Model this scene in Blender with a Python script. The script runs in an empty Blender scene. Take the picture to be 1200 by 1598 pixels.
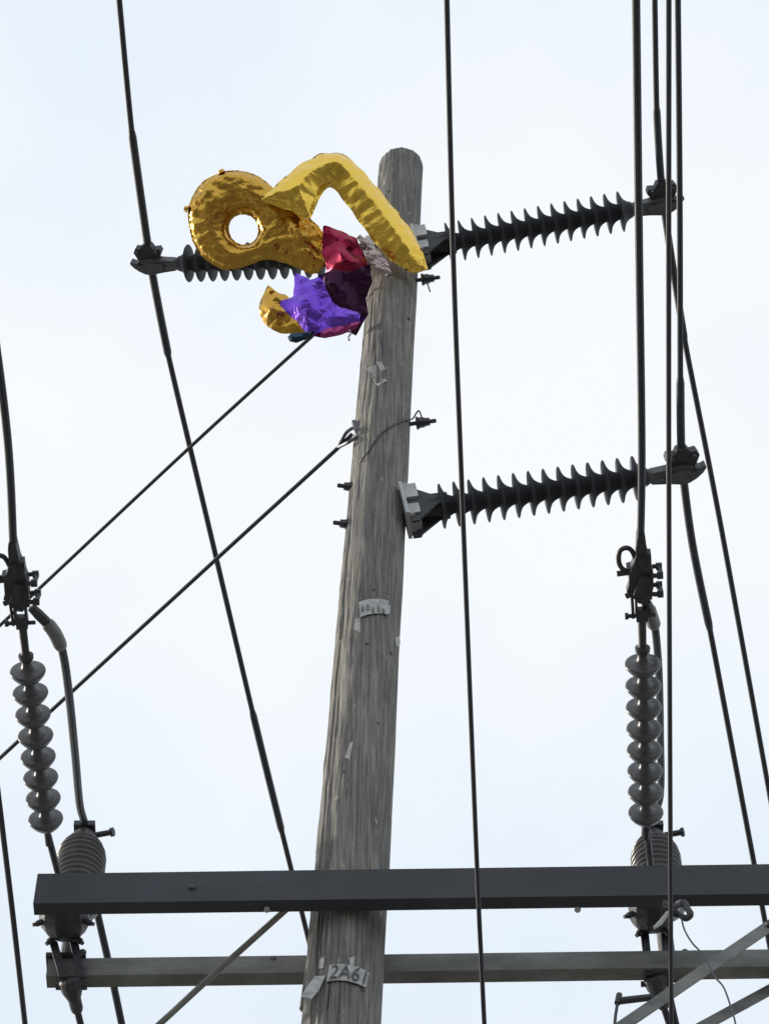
import bpy, bmesh, math, random
from mathutils import Vector, Matrix, noise, geometry

random.seed(7)
R = math.radians
scene = bpy.context.scene
COL = scene.collection

# ------------------------------------------------------------------ camera
PITCH, FPX, EYE = R(59.0), 5000.0, Vector((0.0, 0.0, 1.6))
cam_d = bpy.data.cameras.new('camera')
cam_d.sensor_fit = 'VERTICAL'
cam_d.sensor_height = 36.0
cam_d.lens = 36.0 * FPX / 1598.0
cam_d.clip_start = 0.1
cam_d.clip_end = 6000.0
cam = bpy.data.objects.new('camera', cam_d)
COL.objects.link(cam)
cam.location = EYE
cam.rotation_euler = (R(90) + PITCH, 0, 0)
scene.camera = cam

# ------------------------------------------------------------------ sky, sun, exposure
TO_SUN = Vector((-0.86, 0.27, 0.44)).normalized()
world = bpy.data.worlds.new('World')
scene.world = world
world.use_nodes = True
wn = world.node_tree
wn.nodes.clear()
w_out = wn.nodes.new('ShaderNodeOutputWorld')
w_bg = wn.nodes.new('ShaderNodeBackground')
w_bg.inputs['Strength'].default_value = 0.1
sky = wn.nodes.new('ShaderNodeTexSky')
sky.sky_type = 'NISHITA'
sky.sun_disc = False
sky.sun_elevation = math.asin(TO_SUN.z)
sky.sun_rotation = math.atan2(TO_SUN.x, TO_SUN.y)
sky.air_density = 1.0
sky.dust_density = 2.0
tc = wn.nodes.new('ShaderNodeTexCoord')
mp = wn.nodes.new('ShaderNodeMapping')
mp.inputs['Location'].default_value = (0.35, 0.2, 0.0)
nz = wn.nodes.new('ShaderNodeTexNoise')
nz.inputs['Scale'].default_value = 3.6
nz.inputs['Detail'].default_value = 5.0
nz.inputs['Roughness'].default_value = 0.5
rp = wn.nodes.new('ShaderNodeValToRGB')
rp.color_ramp.elements[0].position = 0.38
rp.color_ramp.elements[0].color = (8.2, 9.15, 10.2, 1)
rp.color_ramp.elements[1].position = 0.66
rp.color_ramp.elements[1].color = (10.0, 10.3, 10.55, 1)
mx = wn.nodes.new('ShaderNodeMixRGB')
mx.inputs['Fac'].default_value = 0.93
wn.links.new(tc.outputs['Generated'], mp.inputs['Vector'])
wn.links.new(mp.outputs['Vector'], nz.inputs['Vector'])
wn.links.new(nz.outputs['Fac'], rp.inputs['Fac'])
wn.links.new(sky.outputs['Color'], mx.inputs['Color1'])
wn.links.new(rp.outputs['Color'], mx.inputs['Color2'])
wn.links.new(mx.outputs['Color'], w_bg.inputs['Color'])
wn.links.new(w_bg.outputs['Background'], w_out.inputs['Surface'])

sun_d = bpy.data.lights.new('sun', 'SUN')
sun_d.energy = 5.0
sun_d.angle = R(3)
sun_d.color = (1.0, 0.91, 0.77)
sun = bpy.data.objects.new('sun', sun_d)
COL.objects.link(sun)
sun.rotation_euler = TO_SUN.to_track_quat('Z', 'Y').to_euler()

scene.view_settings.view_transform = 'Standard'
scene.view_settings.look = 'None'
scene.view_settings.exposure = 0.0
scene.view_settings.gamma = 1.0
scene.view_settings.use_curve_mapping = False

# ------------------------------------------------------------------ surveying helpers
FWD = Vector((0, math.cos(PITCH), math.sin(PITCH)))
UPV = Vector((0, -math.sin(PITCH), math.cos(PITCH)))


def ray(px, py):
    return FWD + Vector((1, 0, 0)) * ((px - 600.0) / FPX) + UPV * ((799.0 - py) / FPX)


def at_y(px, py, y):
    d = ray(px, py)
    return EYE + d * ((y - EYE.y) / d.y)


def at_z(px, py, z):
    d = ray(px, py)
    return EYE + d * ((z - EYE.z) / d.z)


def on_plane(px, py, p, n):
    d = ray(px, py)
    return EYE + d * ((p - EYE).dot(n) / d.dot(n))


# ------------------------------------------------------------------ materials
def material(name, color, rough=0.6, metal=0.0, var=0.25, scale=8.0, bump=0.0, bump_scale=40.0,
             stretch=(1, 1, 1), color2=None, spec=0.5, coat=0.0):
    m = bpy.data.materials.new(name)
    m.use_nodes = True
    nt = m.node_tree
    b = nt.nodes['Principled BSDF']
    b.inputs['Roughness'].default_value = rough
    b.inputs['Metallic'].default_value = metal
    b.inputs['Specular IOR Level'].default_value = spec
    b.inputs['Coat Weight'].default_value = coat
    t = nt.nodes.new('ShaderNodeTexCoord')
    mpn = nt.nodes.new('ShaderNodeMapping')
    mpn.inputs['Scale'].default_value = stretch
    n1 = nt.nodes.new('ShaderNodeTexNoise')
    n1.inputs['Scale'].default_value = scale
    n1.inputs['Detail'].default_value = 6
    n1.inputs['Roughness'].default_value = 0.62
    ramp = nt.nodes.new('ShaderNodeValToRGB')
    c2 = color2 or tuple(min(1, c * (1 + var)) for c in color)
    c1 = tuple(c * (1 - var) for c in color)
    ramp.color_ramp.elements[0].position = 0.32
    ramp.color_ramp.elements[1].position = 0.68
    ramp.color_ramp.elements[0].color = (*c1, 1)
    ramp.color_ramp.elements[1].color = (*c2, 1)
    L = nt.links.new
    L(t.outputs['Object'], mpn.inputs['Vector'])
    L(mpn.outputs['Vector'], n1.inputs['Vector'])
    L(n1.outputs['Fac'], ramp.inputs['Fac'])
    L(ramp.outputs['Color'], b.inputs['Base Color'])
    rr = nt.nodes.new('ShaderNodeMapRange')
    rr.inputs['To Min'].default_value = max(0.03, rough - 0.12)
    rr.inputs['To Max'].default_value = min(1, rough + 0.12)
    L(n1.outputs['Fac'], rr.inputs['Value'])
    L(rr.outputs['Result'], b.inputs['Roughness'])
    if bump > 0:
        n2 = nt.nodes.new('ShaderNodeTexNoise')
        n2.inputs['Scale'].default_value = bump_scale
        n2.inputs['Detail'].default_value = 4
        bn = nt.nodes.new('ShaderNodeBump')
        bn.inputs['Strength'].default_value = bump
        bn.inputs['Distance'].default_value = 0.01
        L(mpn.outputs['Vector'], n2.inputs['Vector'])
        L(n2.outputs['Fac'], bn.inputs['Height'])
        L(bn.outputs['Normal'], b.inputs['Normal'])
    return m


def wood_material():
    m = bpy.data.materials.new('weathered_wood')
    m.use_nodes = True
    nt = m.node_tree
    b = nt.nodes['Principled BSDF']
    b.inputs['Roughness'].default_value = 0.9
    b.inputs['Specular IOR Level'].default_value = 0.2
    t = nt.nodes.new('ShaderNodeTexCoord')
    L = nt.links.new

    def nse(scale, stretch, detail=6):
        mpn = nt.nodes.new('ShaderNodeMapping')
        mpn.inputs['Scale'].default_value = stretch
        n = nt.nodes.new('ShaderNodeTexNoise')
        n.inputs['Scale'].default_value = scale
        n.inputs['Detail'].default_value = detail
        n.inputs['Roughness'].default_value = 0.65
        L(t.outputs['Object'], mpn.inputs['Vector'])
        L(mpn.outputs['Vector'], n.inputs['Vector'])
        return n
    grain = nse(85, (1, 1, 0.030))
    patch = nse(5, (1, 1, 0.28))
    speck = nse(38, (1, 1, 0.22))
    r1 = nt.nodes.new('ShaderNodeValToRGB')
    r1.color_ramp.elements[0].position = 0.33
    r1.color_ramp.elements[0].color = (0.100, 0.099, 0.097, 1)
    r1.color_ramp.elements[1].position = 0.66
    r1.color_ramp.elements[1].color = (0.295, 0.29, 0.28, 1)
    r2 = nt.nodes.new('ShaderNodeValToRGB')
    r2.color_ramp.elements[0].position = 0.35
    r2.color_ramp.elements[0].color = (0.66, 0.66, 0.68, 1)
    r2.color_ramp.elements[1].position = 0.65
    r2.color_ramp.elements[1].color = (1.14, 1.10, 1.02, 1)
    mul = nt.nodes.new('ShaderNodeMixRGB')
    mul.blend_type = 'MULTIPLY'
    mul.inputs['Fac'].default_value = 1.0
    r3 = nt.nodes.new('ShaderNodeValToRGB')
    r3.color_ramp.elements[0].position = 0.63
    r3.color_ramp.elements[0].color = (0, 0, 0, 1)
    r3.color_ramp.elements[1].position = 0.73
    r3.color_ramp.elements[1].color = (1, 1, 1, 1)
    flake = nt.nodes.new('ShaderNodeMixRGB')
    flake.inputs['Color2'].default_value = (0.52, 0.50, 0.46, 1)
    L(grain.outputs['Fac'], r1.inputs['Fac'])
    L(patch.outputs['Fac'], r2.inputs['Fac'])
    L(r1.outputs['Color'], mul.inputs['Color1'])
    L(r2.outputs['Color'], mul.inputs['Color2'])
    L(speck.outputs['Fac'], r3.inputs['Fac'])
    L(r3.outputs['Color'], flake.inputs['Fac'])
    L(mul.outputs['Color'], flake.inputs['Color1'])
    L(flake.outputs['Color'], b.inputs['Base Color'])
    bn = nt.nodes.new('ShaderNodeBump')
    bn.inputs['Strength'].default_value = 0.5
    bn.inputs['Distance'].default_value = 0.006
    L(grain.outputs['Fac'], bn.inputs['Height'])
    bn2 = nt.nodes.new('ShaderNodeBump')
    bn2.inputs['Strength'].default_value = 0.6
    bn2.inputs['Distance'].default_value = 0.010
    L(speck.outputs['Fac'], bn2.inputs['Height'])
    L(bn.outputs['Normal'], bn2.inputs['Normal'])
    L(bn2.outputs['Normal'], b.inputs['Normal'])
    return m


def foil_material(name, color, rough=0.22, bump=0.55, scale=16.0):
    m = bpy.data.materials.new(name)
    m.use_nodes = True
    nt = m.node_tree
    b = nt.nodes['Principled BSDF']
    b.inputs['Base Color'].default_value = (*color, 1)
    b.inputs['Metallic'].default_value = 1.0
    b.inputs['Roughness'].default_value = rough
    t = nt.nodes.new('ShaderNodeTexCoord')
    v = nt.nodes.new('ShaderNodeTexNoise')
    v.inputs['Scale'].default_value = scale
    v.inputs['Detail'].default_value = 3.0
    v.inputs['Distortion'].default_value = 0.8
    bn = nt.nodes.new('ShaderNodeBump')
    bn.inputs['Strength'].default_value = bump
    bn.inputs['Distance'].default_value = 0.03
    L = nt.links.new
    L(t.outputs['Object'], v.inputs['Vector'])
    L(v.outputs['Fac'], bn.inputs['Height'])
    L(bn.outputs['Normal'], b.inputs['Normal'])
    return m


M = {
    'wood': wood_material(),
    'beam': material('dull_dark_steel', (0.040, 0.043, 0.052), 0.72, 0.0, 0.35, 3.5, 0.18, 60),
    'galv_dull': material('dull_galvanised_steel', (0.17, 0.172, 0.165), 0.6, 0.15, 0.38, 7, 0.25, 50, (0.6, 1, 1.3)),
    'galv': material('galvanised_steel', (0.40, 0.41, 0.415), 0.5, 0.15, 0.25, 14, 0.15, 60),
    'iron': material('dark_forged_iron', (0.045, 0.046, 0.052), 0.55, 0.1, 0.3, 25, 0.3, 90),
    'iron_lt': material('grey_cast_metal', (0.105, 0.11, 0.12), 0.5, 0.3, 0.25, 25, 0.2, 90),
    'polymer': material('dark_grey_polymer', (0.042, 0.046, 0.054), 0.72, 0.0, 0.3, 10, 0.1, 60),
    'porcelain': material('grey_glazed_porcelain', (0.085, 0.085, 0.088), 0.34, 0.0, 0.28, 14, 0.08, 40),
    'wire': material('aged_conductor', (0.026, 0.029, 0.040), 0.6, 0.0, 0.25, 12, 0.12, 160),
    'armour': material('armour_rod_metal', (0.036, 0.040, 0.052), 0.5, 0.1, 0.25, 12, 0.15, 120),
    'sleeve': material('grey_sleeve', (0.17, 0.175, 0.175), 0.5, 0.0, 0.15, 20, 0.1, 60),
    'plate': material('bleached_tag_metal', (0.38, 0.38, 0.375), 0.6, 0.1, 0.4, 30, 0.15, 60),
    'ink': material('faded_number_paint', (0.10, 0.10, 0.105), 0.8, 0.0, 0.5, 60),
    'gold': foil_material('gold_foil', (0.80, 0.53, 0.085), 0.25, 0.28, 14),
    'gold_shaded': foil_material('shaded_gold_foil', (0.56, 0.325, 0.055), 0.23, 0.5, 10),  # gold darkened in its base colour to stand in for dim ground reflections
    'purple': foil_material('purple_foil', (0.18, 0.075, 0.58), 0.32, 0.5, 12),
    'burgundy': foil_material('burgundy_foil', (0.055, 0.02, 0.05), 0.45, 0.5, 12),
    'crimson': foil_material('crimson_foil', (0.30, 0.02, 0.06), 0.36, 0.4, 12),
    'magenta': foil_material('magenta_foil', (0.36, 0.06, 0.20), 0.4, 0.4, 12),
    'teal': foil_material('dark_teal_foil', (0.03, 0.06, 0.09), 0.34, 0.4, 12),
    'silver': foil_material('rose_silver_foil', (0.42, 0.34, 0.33), 0.25, 0.8, 22),
    'grass': material('gravel_lot', (0.115, 0.112, 0.108), 0.95, 0, 0.4, 0.7, 0.6, 30),
    'asphalt': material('asphalt', (0.055, 0.055, 0.057), 0.9, 0, 0.25, 1.5, 0.4, 120),
    'concrete': material('concrete', (0.30, 0.29, 0.27), 0.85, 0, 0.2, 2.0, 0.3, 60),
    'paint': material('road_paint', (0.70, 0.69, 0.65), 0.8, 0, 0.15, 6.0),
}

# ------------------------------------------------------------------ mesh helpers


class MB:
    def __init__(self):
        self.v, self.f = [], []

    def add(self, verts, faces):
        k = len(self.v)
        self.v += [Vector(p) for p in verts]
        self.f += [tuple(i + k for i in f) for f in faces]
        return self

    def box(self, c, size, rot=None):
        c = Vector(c)
        hx, hy, hz = (s / 2 for s in size)
        P = [Vector((x * hx, y * hy, z * hz)) for x in (-1, 1) for y in (-1, 1) for z in (-1, 1)]
        if rot is not None:
            P = [rot @ p for p in P]
        return self.add([c + p for p in P],
                        [(0, 1, 3, 2), (4, 6, 7, 5), (0, 4, 5, 1), (2, 3, 7, 6), (0, 2, 6, 4), (1, 5, 7, 3)])

    def prism(self, pts, off):
        """closed polygon (list of 3-D points) swept by the vector off"""
        n = len(pts)
        off = Vector(off)
        P = [Vector(p) for p in pts]
        return self.add(P + [p + off for p in P],
                        [tuple(range(n))[::-1], tuple(range(n, 2 * n))] +
                        [(i, (i + 1) % n, n + (i + 1) % n, n + i) for i in range(n)])

    def lathe(self, prof, o=(0, 0, 0), d=(1, 0, 0), n=20):
        o, d = Vector(o), Vector(d).normalized()
        a = d.orthogonal().normalized()
        b = d.cross(a)
        verts, faces = [], []
        for (u, r) in prof:
            for k in range(n):
                t = 2 * math.pi * k / n
                verts.append(o + d * u + (a * math.cos(t) + b * math.sin(t)) * r)
        for i in range(len(prof) - 1):
            for k in range(n):
                k2 = (k + 1) % n
                faces.append((i * n + k, i * n + k2, (i + 1) * n + k2, (i + 1) * n + k))
        faces.append(tuple(range(n))[::-1])
        faces.append(tuple(range((len(prof) - 1) * n, len(prof) * n)))
        return self.add(verts, faces)

    def tube(self, pts, r, n=10):
        P = [Vector(p) for p in pts]
        rr = r if isinstance(r, (list, tuple)) else [r] * len(P)
        t0 = (P[1] - P[0]).normalized()
        a = t0.orthogonal().normalized()
        verts, faces = [], []
        for i, p in enumerate(P):
            t = (P[min(i + 1, len(P) - 1)] - P[max(i - 1, 0)]).normalized()
            a = (a - t * a.dot(t)).normalized()
            b = t.cross(a)
            for k in range(n):
                q = 2 * math.pi * k / n
                verts.append(p + (a * math.cos(q) + b * math.sin(q)) * rr[i])
        for i in range(len(P) - 1):
            for k in range(n):
                k2 = (k + 1) % n
                faces.append((i * n + k, i * n + k2, (i + 1) * n + k2, (i + 1) * n + k))
        faces.append(tuple(range(n))[::-1])
        faces.append(tuple(range((len(P) - 1) * n, len(P) * n)))
        return self.add(verts, faces)

    def mesh(self, name, smooth=True, origin=None, sharp=35):
        o = Vector(origin) if origin is not None else Vector((0, 0, 0))
        me = bpy.data.meshes.new(name)
        me.from_pydata([tuple(p - o) for p in self.v], [], self.f)
        bm = bmesh.new()
        bm.from_mesh(me)
        bmesh.ops.recalc_face_normals(bm, faces=bm.faces)
        for e in bm.edges:
            if len(e.link_faces) == 2 and e.calc_face_angle(0) > R(sharp):
                e.smooth = False
        for f in bm.faces:
            f.smooth = smooth
        bm.to_mesh(me)
        bm.free()
        return me


def link(name, me, m, parent=None):
    o = bpy.data.objects.new(name, me)
    COL.objects.link(o)
    if me is not None and m is not None and not me.materials:
        me.materials.append(M[m])
    if parent is not None:
        o.parent = parent
    return o


def tag(o, label, cat, group=None):
    o['label'] = label
    o['category'] = cat
    if group:
        o['group'] = group
    return o


def thing(name, label, cat, loc=(0, 0, 0), group=None, mat=None):
    o = bpy.data.objects.new(name, None)
    o.empty_display_size = 0.1
    COL.objects.link(o)
    if mat is not None:
        o.matrix_world = mat
    else:
        o.location = loc
    return tag(o, label, cat, group)


def structure(name, mb, m):
    o = link(name, mb.mesh(name), m)
    o['kind'] = 'structure'
    return o


def wpart(name, mb, m, root, **kw):
    """part built in world coordinates under an unrotated thing"""
    loc = Vector(root.location)
    if root.parent is not None:
        loc = loc + Vector(root.parent.location)
    return link(name, mb.mesh(name, origin=loc, **kw), m, root)


def smooth_path(pts, sub=8):
    """Catmull-Rom through points"""
    P = [Vector(p) for p in pts]
    out = []
    for i in range(len(P) - 1):
        p0, p1, p2, p3 = P[max(i - 1, 0)], P[i], P[i + 1], P[min(i + 2, len(P) - 1)]
        for k in range(sub):
            t = k / sub
            out.append(0.5 * ((2 * p1) + (p2 - p0) * t + (2 * p0 - 5 * p1 + 4 * p2 - p3) * t * t +
                              (3 * p1 - p0 - 3 * p2 + p3) * t ** 3))
    out.append(P[-1])
    return out


def extend(p, q, length):
    """continue the line p->q beyond q"""
    return q + (q - p).normalized() * length


# ------------------------------------------------------------------ ground
G = 600.0
structure('ground', MB().add([(-G, -G, 0), (G, -G, 0), (G, G, 0), (-G, G, 0)], [(0, 1, 2, 3)]), 'grass')
structure('road', MB().add([(-G, -9, 0.004), (G, -9, 0.004), (G, -2.0, 0.004), (-G, -2.0, 0.004)], [(0, 1, 2, 3)]), 'asphalt')
structure('pavement', MB().box((0, 0.0, 0.04), (2 * G, 3.4, 0.13)), 'concrete')
structure('kerb', MB().box((0, -1.85, 0.05), (2 * G, 0.28, 0.17)), 'concrete')
lm = MB()
for i in range(-20, 21):
    lm.add([(i * 6 - 1.5, -5.56, 0.008), (i * 6 + 1.5, -5.56, 0.008), (i * 6 + 1.5, -5.44, 0.008), (i * 6 - 1.5, -5.44, 0.008)], [(0, 1, 2, 3)])
structure('lane_marking', lm, 'paint')

# ------------------------------------------------------------------ the wooden pole
PY = 8.0
p_low = at_y(536.5, 1540, PY)
p_top = at_y(625.5, 262, PY)
axis = (p_top - p_low).normalized()


def pole_c(z):
    return p_low + axis * ((z - p_low.z) / axis.z)


def pole_r(z):
    t = (z - p_low.z) / (p_top.z - p_low.z)
    return 0.1525 + (0.1300 - 0.1525) * t


pole_base = pole_c(0.0)
CR = [  # checks (splits) in the wood: angle seen from above (deg, -90 faces the camera), z0, z1, depth, half width rad
    (-146, 11.7, 14.7, 0.032, 0.065), (-134, 11.2, 13.2, 0.016, 0.035), (-128, 9.0, 12.2, 0.012, 0.030), (-150, 13.4, 15.6, 0.012, 0.035),
    (-118, 10.0, 11.3, 0.010, 0.022), (-108, 8.0, 11.25, 0.016, 0.035), (-92, 8.0, 11.2, 0.013, 0.028), (-132, 8.0, 11.4, 0.02, 0.04),
    (-162, 9.0, 17.8, 0.010, 0.030), (-120, 15.2, 16.4, 0.008, 0.025), (-70, 8.6, 10.8, 0.006, 0.015),
    (-135, 16.4, 18.4, 0.008, 0.030), (-80, 16.9, 18.6, 0.006, 0.020), (-60, 12.0, 14.0, 0.004, 0.016),
    (-45, 16.8, 18.2, 0.006, 0.02), (60, 5, 17, 0.012, 0.03), (120, 3, 12, 0.012, 0.03)]


def pole_surface(z, th):
    """radius of the weathered shaft at height z, angle th"""
    r = pole_r(z)
    s = 0.0
    x, y = math.cos(th), math.sin(th)
    s += 0.0035 * noise.noise(Vector((x * 2.5, y * 2.5, z * 0.9)))
    s += 0.0030 * noise.noise(Vector((x * 9, y * 9, z * 1.6 + 7)))
    left = max(0.0, math.cos(th - R(-165)))
    s += 0.0042 * (left ** 1.2) * noise.noise(Vector((x * 14, y * 14, z * 2.2 + 3)))
    s += 0.0040 * (left ** 1.2) * noise.noise(Vector((x * 26, y * 26, z * 7.0)))
    for (a, z0, z1, dep, hw) in CR:
        if z0 - 0.2 < z < z1 + 0.2:
            aw = R(a) + 0.035 * noise.noise(Vector((a, 0, z * 1.7))) + 0.012 * noise.noise(Vector((a, 5, z * 9)))
            d = abs((th - aw + math.pi) % (2 * math.pi) - math.pi)
            e = min(1, max(0, (z - z0 + 0.2) / 0.4), max(0, (z1 + 0.2 - z) / 0.4))
            if d < hw:
                s -= dep * e * (1 - d / hw)
    return r + s


NT = 160
zs = [0.0, 1.5, 3, 4.5, 6, 7.2, 8.2] + [8.6 + i * 0.045 for i in range(int((p_top.z - 8.6) / 0.045))] + [p_top.z]
mb = MB()
verts, faces = [], []
for z in zs:
    c = pole_c(z)
    for k in range(NT):
        th = 2 * math.pi * k / NT
        rr = pole_surface(z, th)
        verts.append(c + Vector((math.cos(th) * rr, math.sin(th) * rr, 0)))
for (dz, f) in ((0.012, 0.97), (0.02, 0.90), (0.022, 0.5)):
    c = pole_c(p_top.z + dz)
    for k in range(NT):
        th = 2 * math.pi * k / NT
        rr = pole_surface(p_top.z, th) * f
        verts.append(c + Vector((math.cos(th) * rr, math.sin(th) * rr, 0.012 * noise.noise(Vector((k * 0.22, dz * 90, 0))))))
rows = len(verts) // NT
for i in range(rows - 1):
    for k in range(NT):
        k2 = (k + 1) % NT
        faces.append((i * NT + k, i * NT + k2, (i + 1) * NT + k2, (i + 1) * NT + k))
faces.append(tuple(range((rows - 1) * NT, rows * NT)))
mb.add(verts, faces)
pole = thing('utility_pole', 'tall weathered grey wooden pole leaning slightly to the right', 'utility pole', pole_base)
wpart('shaft', mb, 'wood', pole, sharp=70)


def surf(px, py, lift=0.0):
    """point on the pole's surface where the sight line of the photograph meets it"""
    d = ray(px, py)
    lo = 7.2
    for _ in range(400):
        p = EYE + d * ((lo - EYE.y) / d.y)
        c = pole_c(p.z)
        if (Vector((p.x - c.x, p.y - c.y, 0))).length <= pole_r(p.z) + lift:
            return p
        lo += 0.004
        if lo > 8.3:
            break
    return at_y(px, py, PY)


def pole_pt(z, th, lift):
    c = pole_c(z)
    r_ = pole_r(z) + lift
    return c + Vector((math.cos(th) * r_, math.sin(th) * r_, 0))


def pole_angle(p):
    c = pole_c(p.z)
    return math.atan2(p.y - c.y, p.x - c.x)


def curved_plate(corners, lift, thick, nu=8):
    """a sheet wrapped on the shaft; corners given as pixels TL, TR, BR, BL"""
    P = [surf(*q) for q in corners]
    A = [(pole_angle(p), p.z) for p in P]
    mbp = MB()
    out = []
    for lf in (lift, lift + thick):
        for j in range(2):
            for i in range(nu + 1):
                t = i / nu
                a0, z0 = A[0] if j == 0 else A[3]
                a1, z1 = A[1] if j == 0 else A[2]
                wob = 0.0006 * math.sin(3.1 * i + 2 * j)
                out.append(pole_pt(z0 + (z1 - z0) * t, a0 + (a1 - a0) * t, lf + wob))
    w = nu + 1
    F = []
    for i in range(nu):
        F.append((i, i + 1, w + i + 1, w + i))
        F.append((2 * w + i, 3 * w + i, 3 * w + i + 1, 2 * w + i + 1))
        F.append((i, 2 * w + i, 2 * w + i + 1, i + 1))
        F.append((w + i, w + i + 1, 3 * w + i + 1, 3 * w + i))
    F.append((0, w, 3 * w, 2 * w))
    F.append((nu, 2 * w + nu, 3 * w + nu, w + nu))
    return mbp.add(out, F), A


# number plates nailed to the shaft
pm, A = curved_plate([(516, 1509), (574, 1521), (569, 1544), (511, 1535)], 0.006, 0.003)
plate = wpart('number_plate', pm, 'plate', pole)
plate['label'] = 'pale number plate nailed below the crossarm'
fc = bpy.data.curves.new('characters', 'FONT')
fc.body = '2A61'
fc.size = 1.0
fc.align_x = 'CENTER'
fc.align_y = 'CENTER'
fo = bpy.data.objects.new('characters_source', fc)
COL.objects.link(fo)
bpy.context.view_layer.update()
fm = bpy.data.meshes.new_from_object(fo.evaluated_get(bpy.context.evaluated_depsgraph_get()))
bpy.data.objects.remove(fo)
xs = [v.co.x for v in fm.vertices]
ys = [v.co.y for v in fm.vertices]
bmt = bmesh.new()
bmt.from_mesh(fm)
bmesh.ops.subdivide_edges(bmt, edges=bmt.edges, cuts=1)
bmt.to_mesh(fm)
bmt.free()
for v in fm.vertices:
    u = 0.06 + 0.86 * (v.co.x - min(xs)) / (max(xs) - min(xs))
    w = 0.06 + 0.86 * (v.co.y - min(ys)) / (max(ys) - min(ys))
    a_t = A[0][0] + (A[1][0] - A[0][0]) * u
    a_b = A[3][0] + (A[2][0] - A[3][0]) * u
    z_t = A[0][1] + (A[1][1] - A[0][1]) * u
    z_b = A[3][1] + (A[2][1] - A[3][1]) * u
    v.co = pole_pt(z_b + (z_t - z_b) * w, a_b + (a_t - a_b) * w, 0.0135) - pole.location
link('lettering', fm, 'ink', plate)

pm, A = curved_plate([(561, 943), (605, 940), (604, 961), (563, 966)], 0.006, 0.003)
tag_up = wpart('number_plate', pm, 'plate', pole)
tag_up['label'] = 'small faded tag on the upper shaft'
mk = MB()
for i in range(5):  # worn, unreadable stamping
    u = 0.14 + i * 0.17
    a_m = A[0][0] + (A[1][0] - A[0][0]) * u
    z_m = 0.5 * (A[0][1] + A[3][1]) + 0.012 * math.sin(i * 2.3)
    p = pole_pt(z_m, a_m, 0.0125)
    mk.box(p, (0.009, 0.003, 0.035 + 0.012 * (i % 2)), Matrix.Rotation(a_m + math.pi / 2, 3, 'Z'))
wpart('stamping', mk, 'galv_dull', tag_up)
for cs in ([(555, 968), (562, 966), (563, 988), (554, 986)], [(615, 996), (622, 992), (625, 1004), (617, 1010)],
           [(500, 1497), (508, 1494), (505, 1512), (499, 1513)], [(545, 1497), (553, 1494), (552, 1510), (546, 1511)],
           [(572, 576), (586, 571), (604, 596), (590, 604)], [(588, 566), (596, 566), (602, 578), (594, 580)],
           [(547, 1160), (552, 1158), (546, 1186), (539, 1183)], [(604, 945), (608, 946), (608, 958), (603, 958)]):
    pm, _ = curved_plate(cs, 0.0015, 0.002, 3)
    wpart('tag_scrap', pm, 'plate', pole)
# peeling strip of sheet metal beside the lower plate
a0 = surf(492, 1525)
a1 = surf(508, 1524)
wpart('peeling_strip', MB().prism([a0, a1, at_y(497, 1547, 7.82), at_y(486, 1560, 7.80), at_y(470, 1556, 7.80), at_y(480, 1540, 7.83)],
                                  (0.0, -0.004, 0.002)), 'plate', pole, smooth=False)
# splinter of wood at the left edge beside the crossarm
wpart('splinter', MB().tube(smooth_path([at_y(498, 1425, 7.98), at_y(492, 1470, 7.96), at_y(484, 1520, 7.97), at_y(476, 1575, 8.0)]),
                            0.022, 8), 'wood', pole)


# through bolts with washers and nuts
def through_bolt(px, py, sgn, y, length):
    p = at_y(px, py, y)
    mbb = MB()
    d = (sgn, -0.15, 0)
    mbb.lathe([(-0.10, 0.011), (length, 0.011), (length + 0.006, 0.008)], p, d, 10)
    mbb.lathe([(-0.012, 0.034), (0.0, 0.034)], p, d, 12)
    mbb.lathe([(0.001, 0.029), (0.030, 0.027)], p, d, 6)
    mbb.lathe([(0.031, 0.023), (0.058, 0.020)], p, d, 6)
    wpart('through_bolt', mbb, 'iron', pole, sharp=30)


through_bolt(653, 660, 1, 7.96, 0.085)
through_bolt(661, 436, 1, 7.95, 0.085)
through_bolt(555, 761, -1, 7.97, 0.085)
through_bolt(549, 819, -1, 7.97, 0.085)
for (x_, y_) in ((624, 287), (606, 300), (638, 497), (583, 921), (573, 1005), (610, 1020), (604, 1265), (535, 1205), (590, 1130), (566, 1546), (630, 560)):
    p = surf(x_, y_, 0.0)
    c_ = pole_c(p.z)
    wpart('nail_head', MB().lathe([(-0.02, 0.006), (0.0, 0.012), (0.004, 0.009)], p, (p.x - c_.x, p.y - c_.y, 0), 8), 'iron', pole)
# ground wire wrapped round the shaft
gw = [at_y(658, 652, 7.95), at_y(653, 641, 7.95), surf(643, 654, 0.012)]
gw += [surf(630, 656, 0.008), surf(612, 664, 0.008), surf(592, 679, 0.008), surf(575, 704, 0.008), surf(566, 716, 0.01), at_y(557, 727, 7.93), at_y(553, 742, 7.95), at_y(552, 757, 7.97)]
wpart('ground_wire', MB().tube(smooth_path(gw), 0.0042, 8), 'iron', pole)
wpart('ground_wire', MB().tube(smooth_path([at_y(549, 800, 7.95), at_y(544, 806, 7.95), at_y(544, 814, 7.95)]), 0.0042, 8), 'iron', pole)
wpart('ground_wire', MB().tube(smooth_path([at_y(666, 440, 7.93), at_y(669, 449, 7.93), at_y(671, 455, 7.93)]), 0.004, 8), 'iron', pole)

# ------------------------------------------------------------------ polymer line-post insulators
POST_L = 1.36
NS = 14


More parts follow.
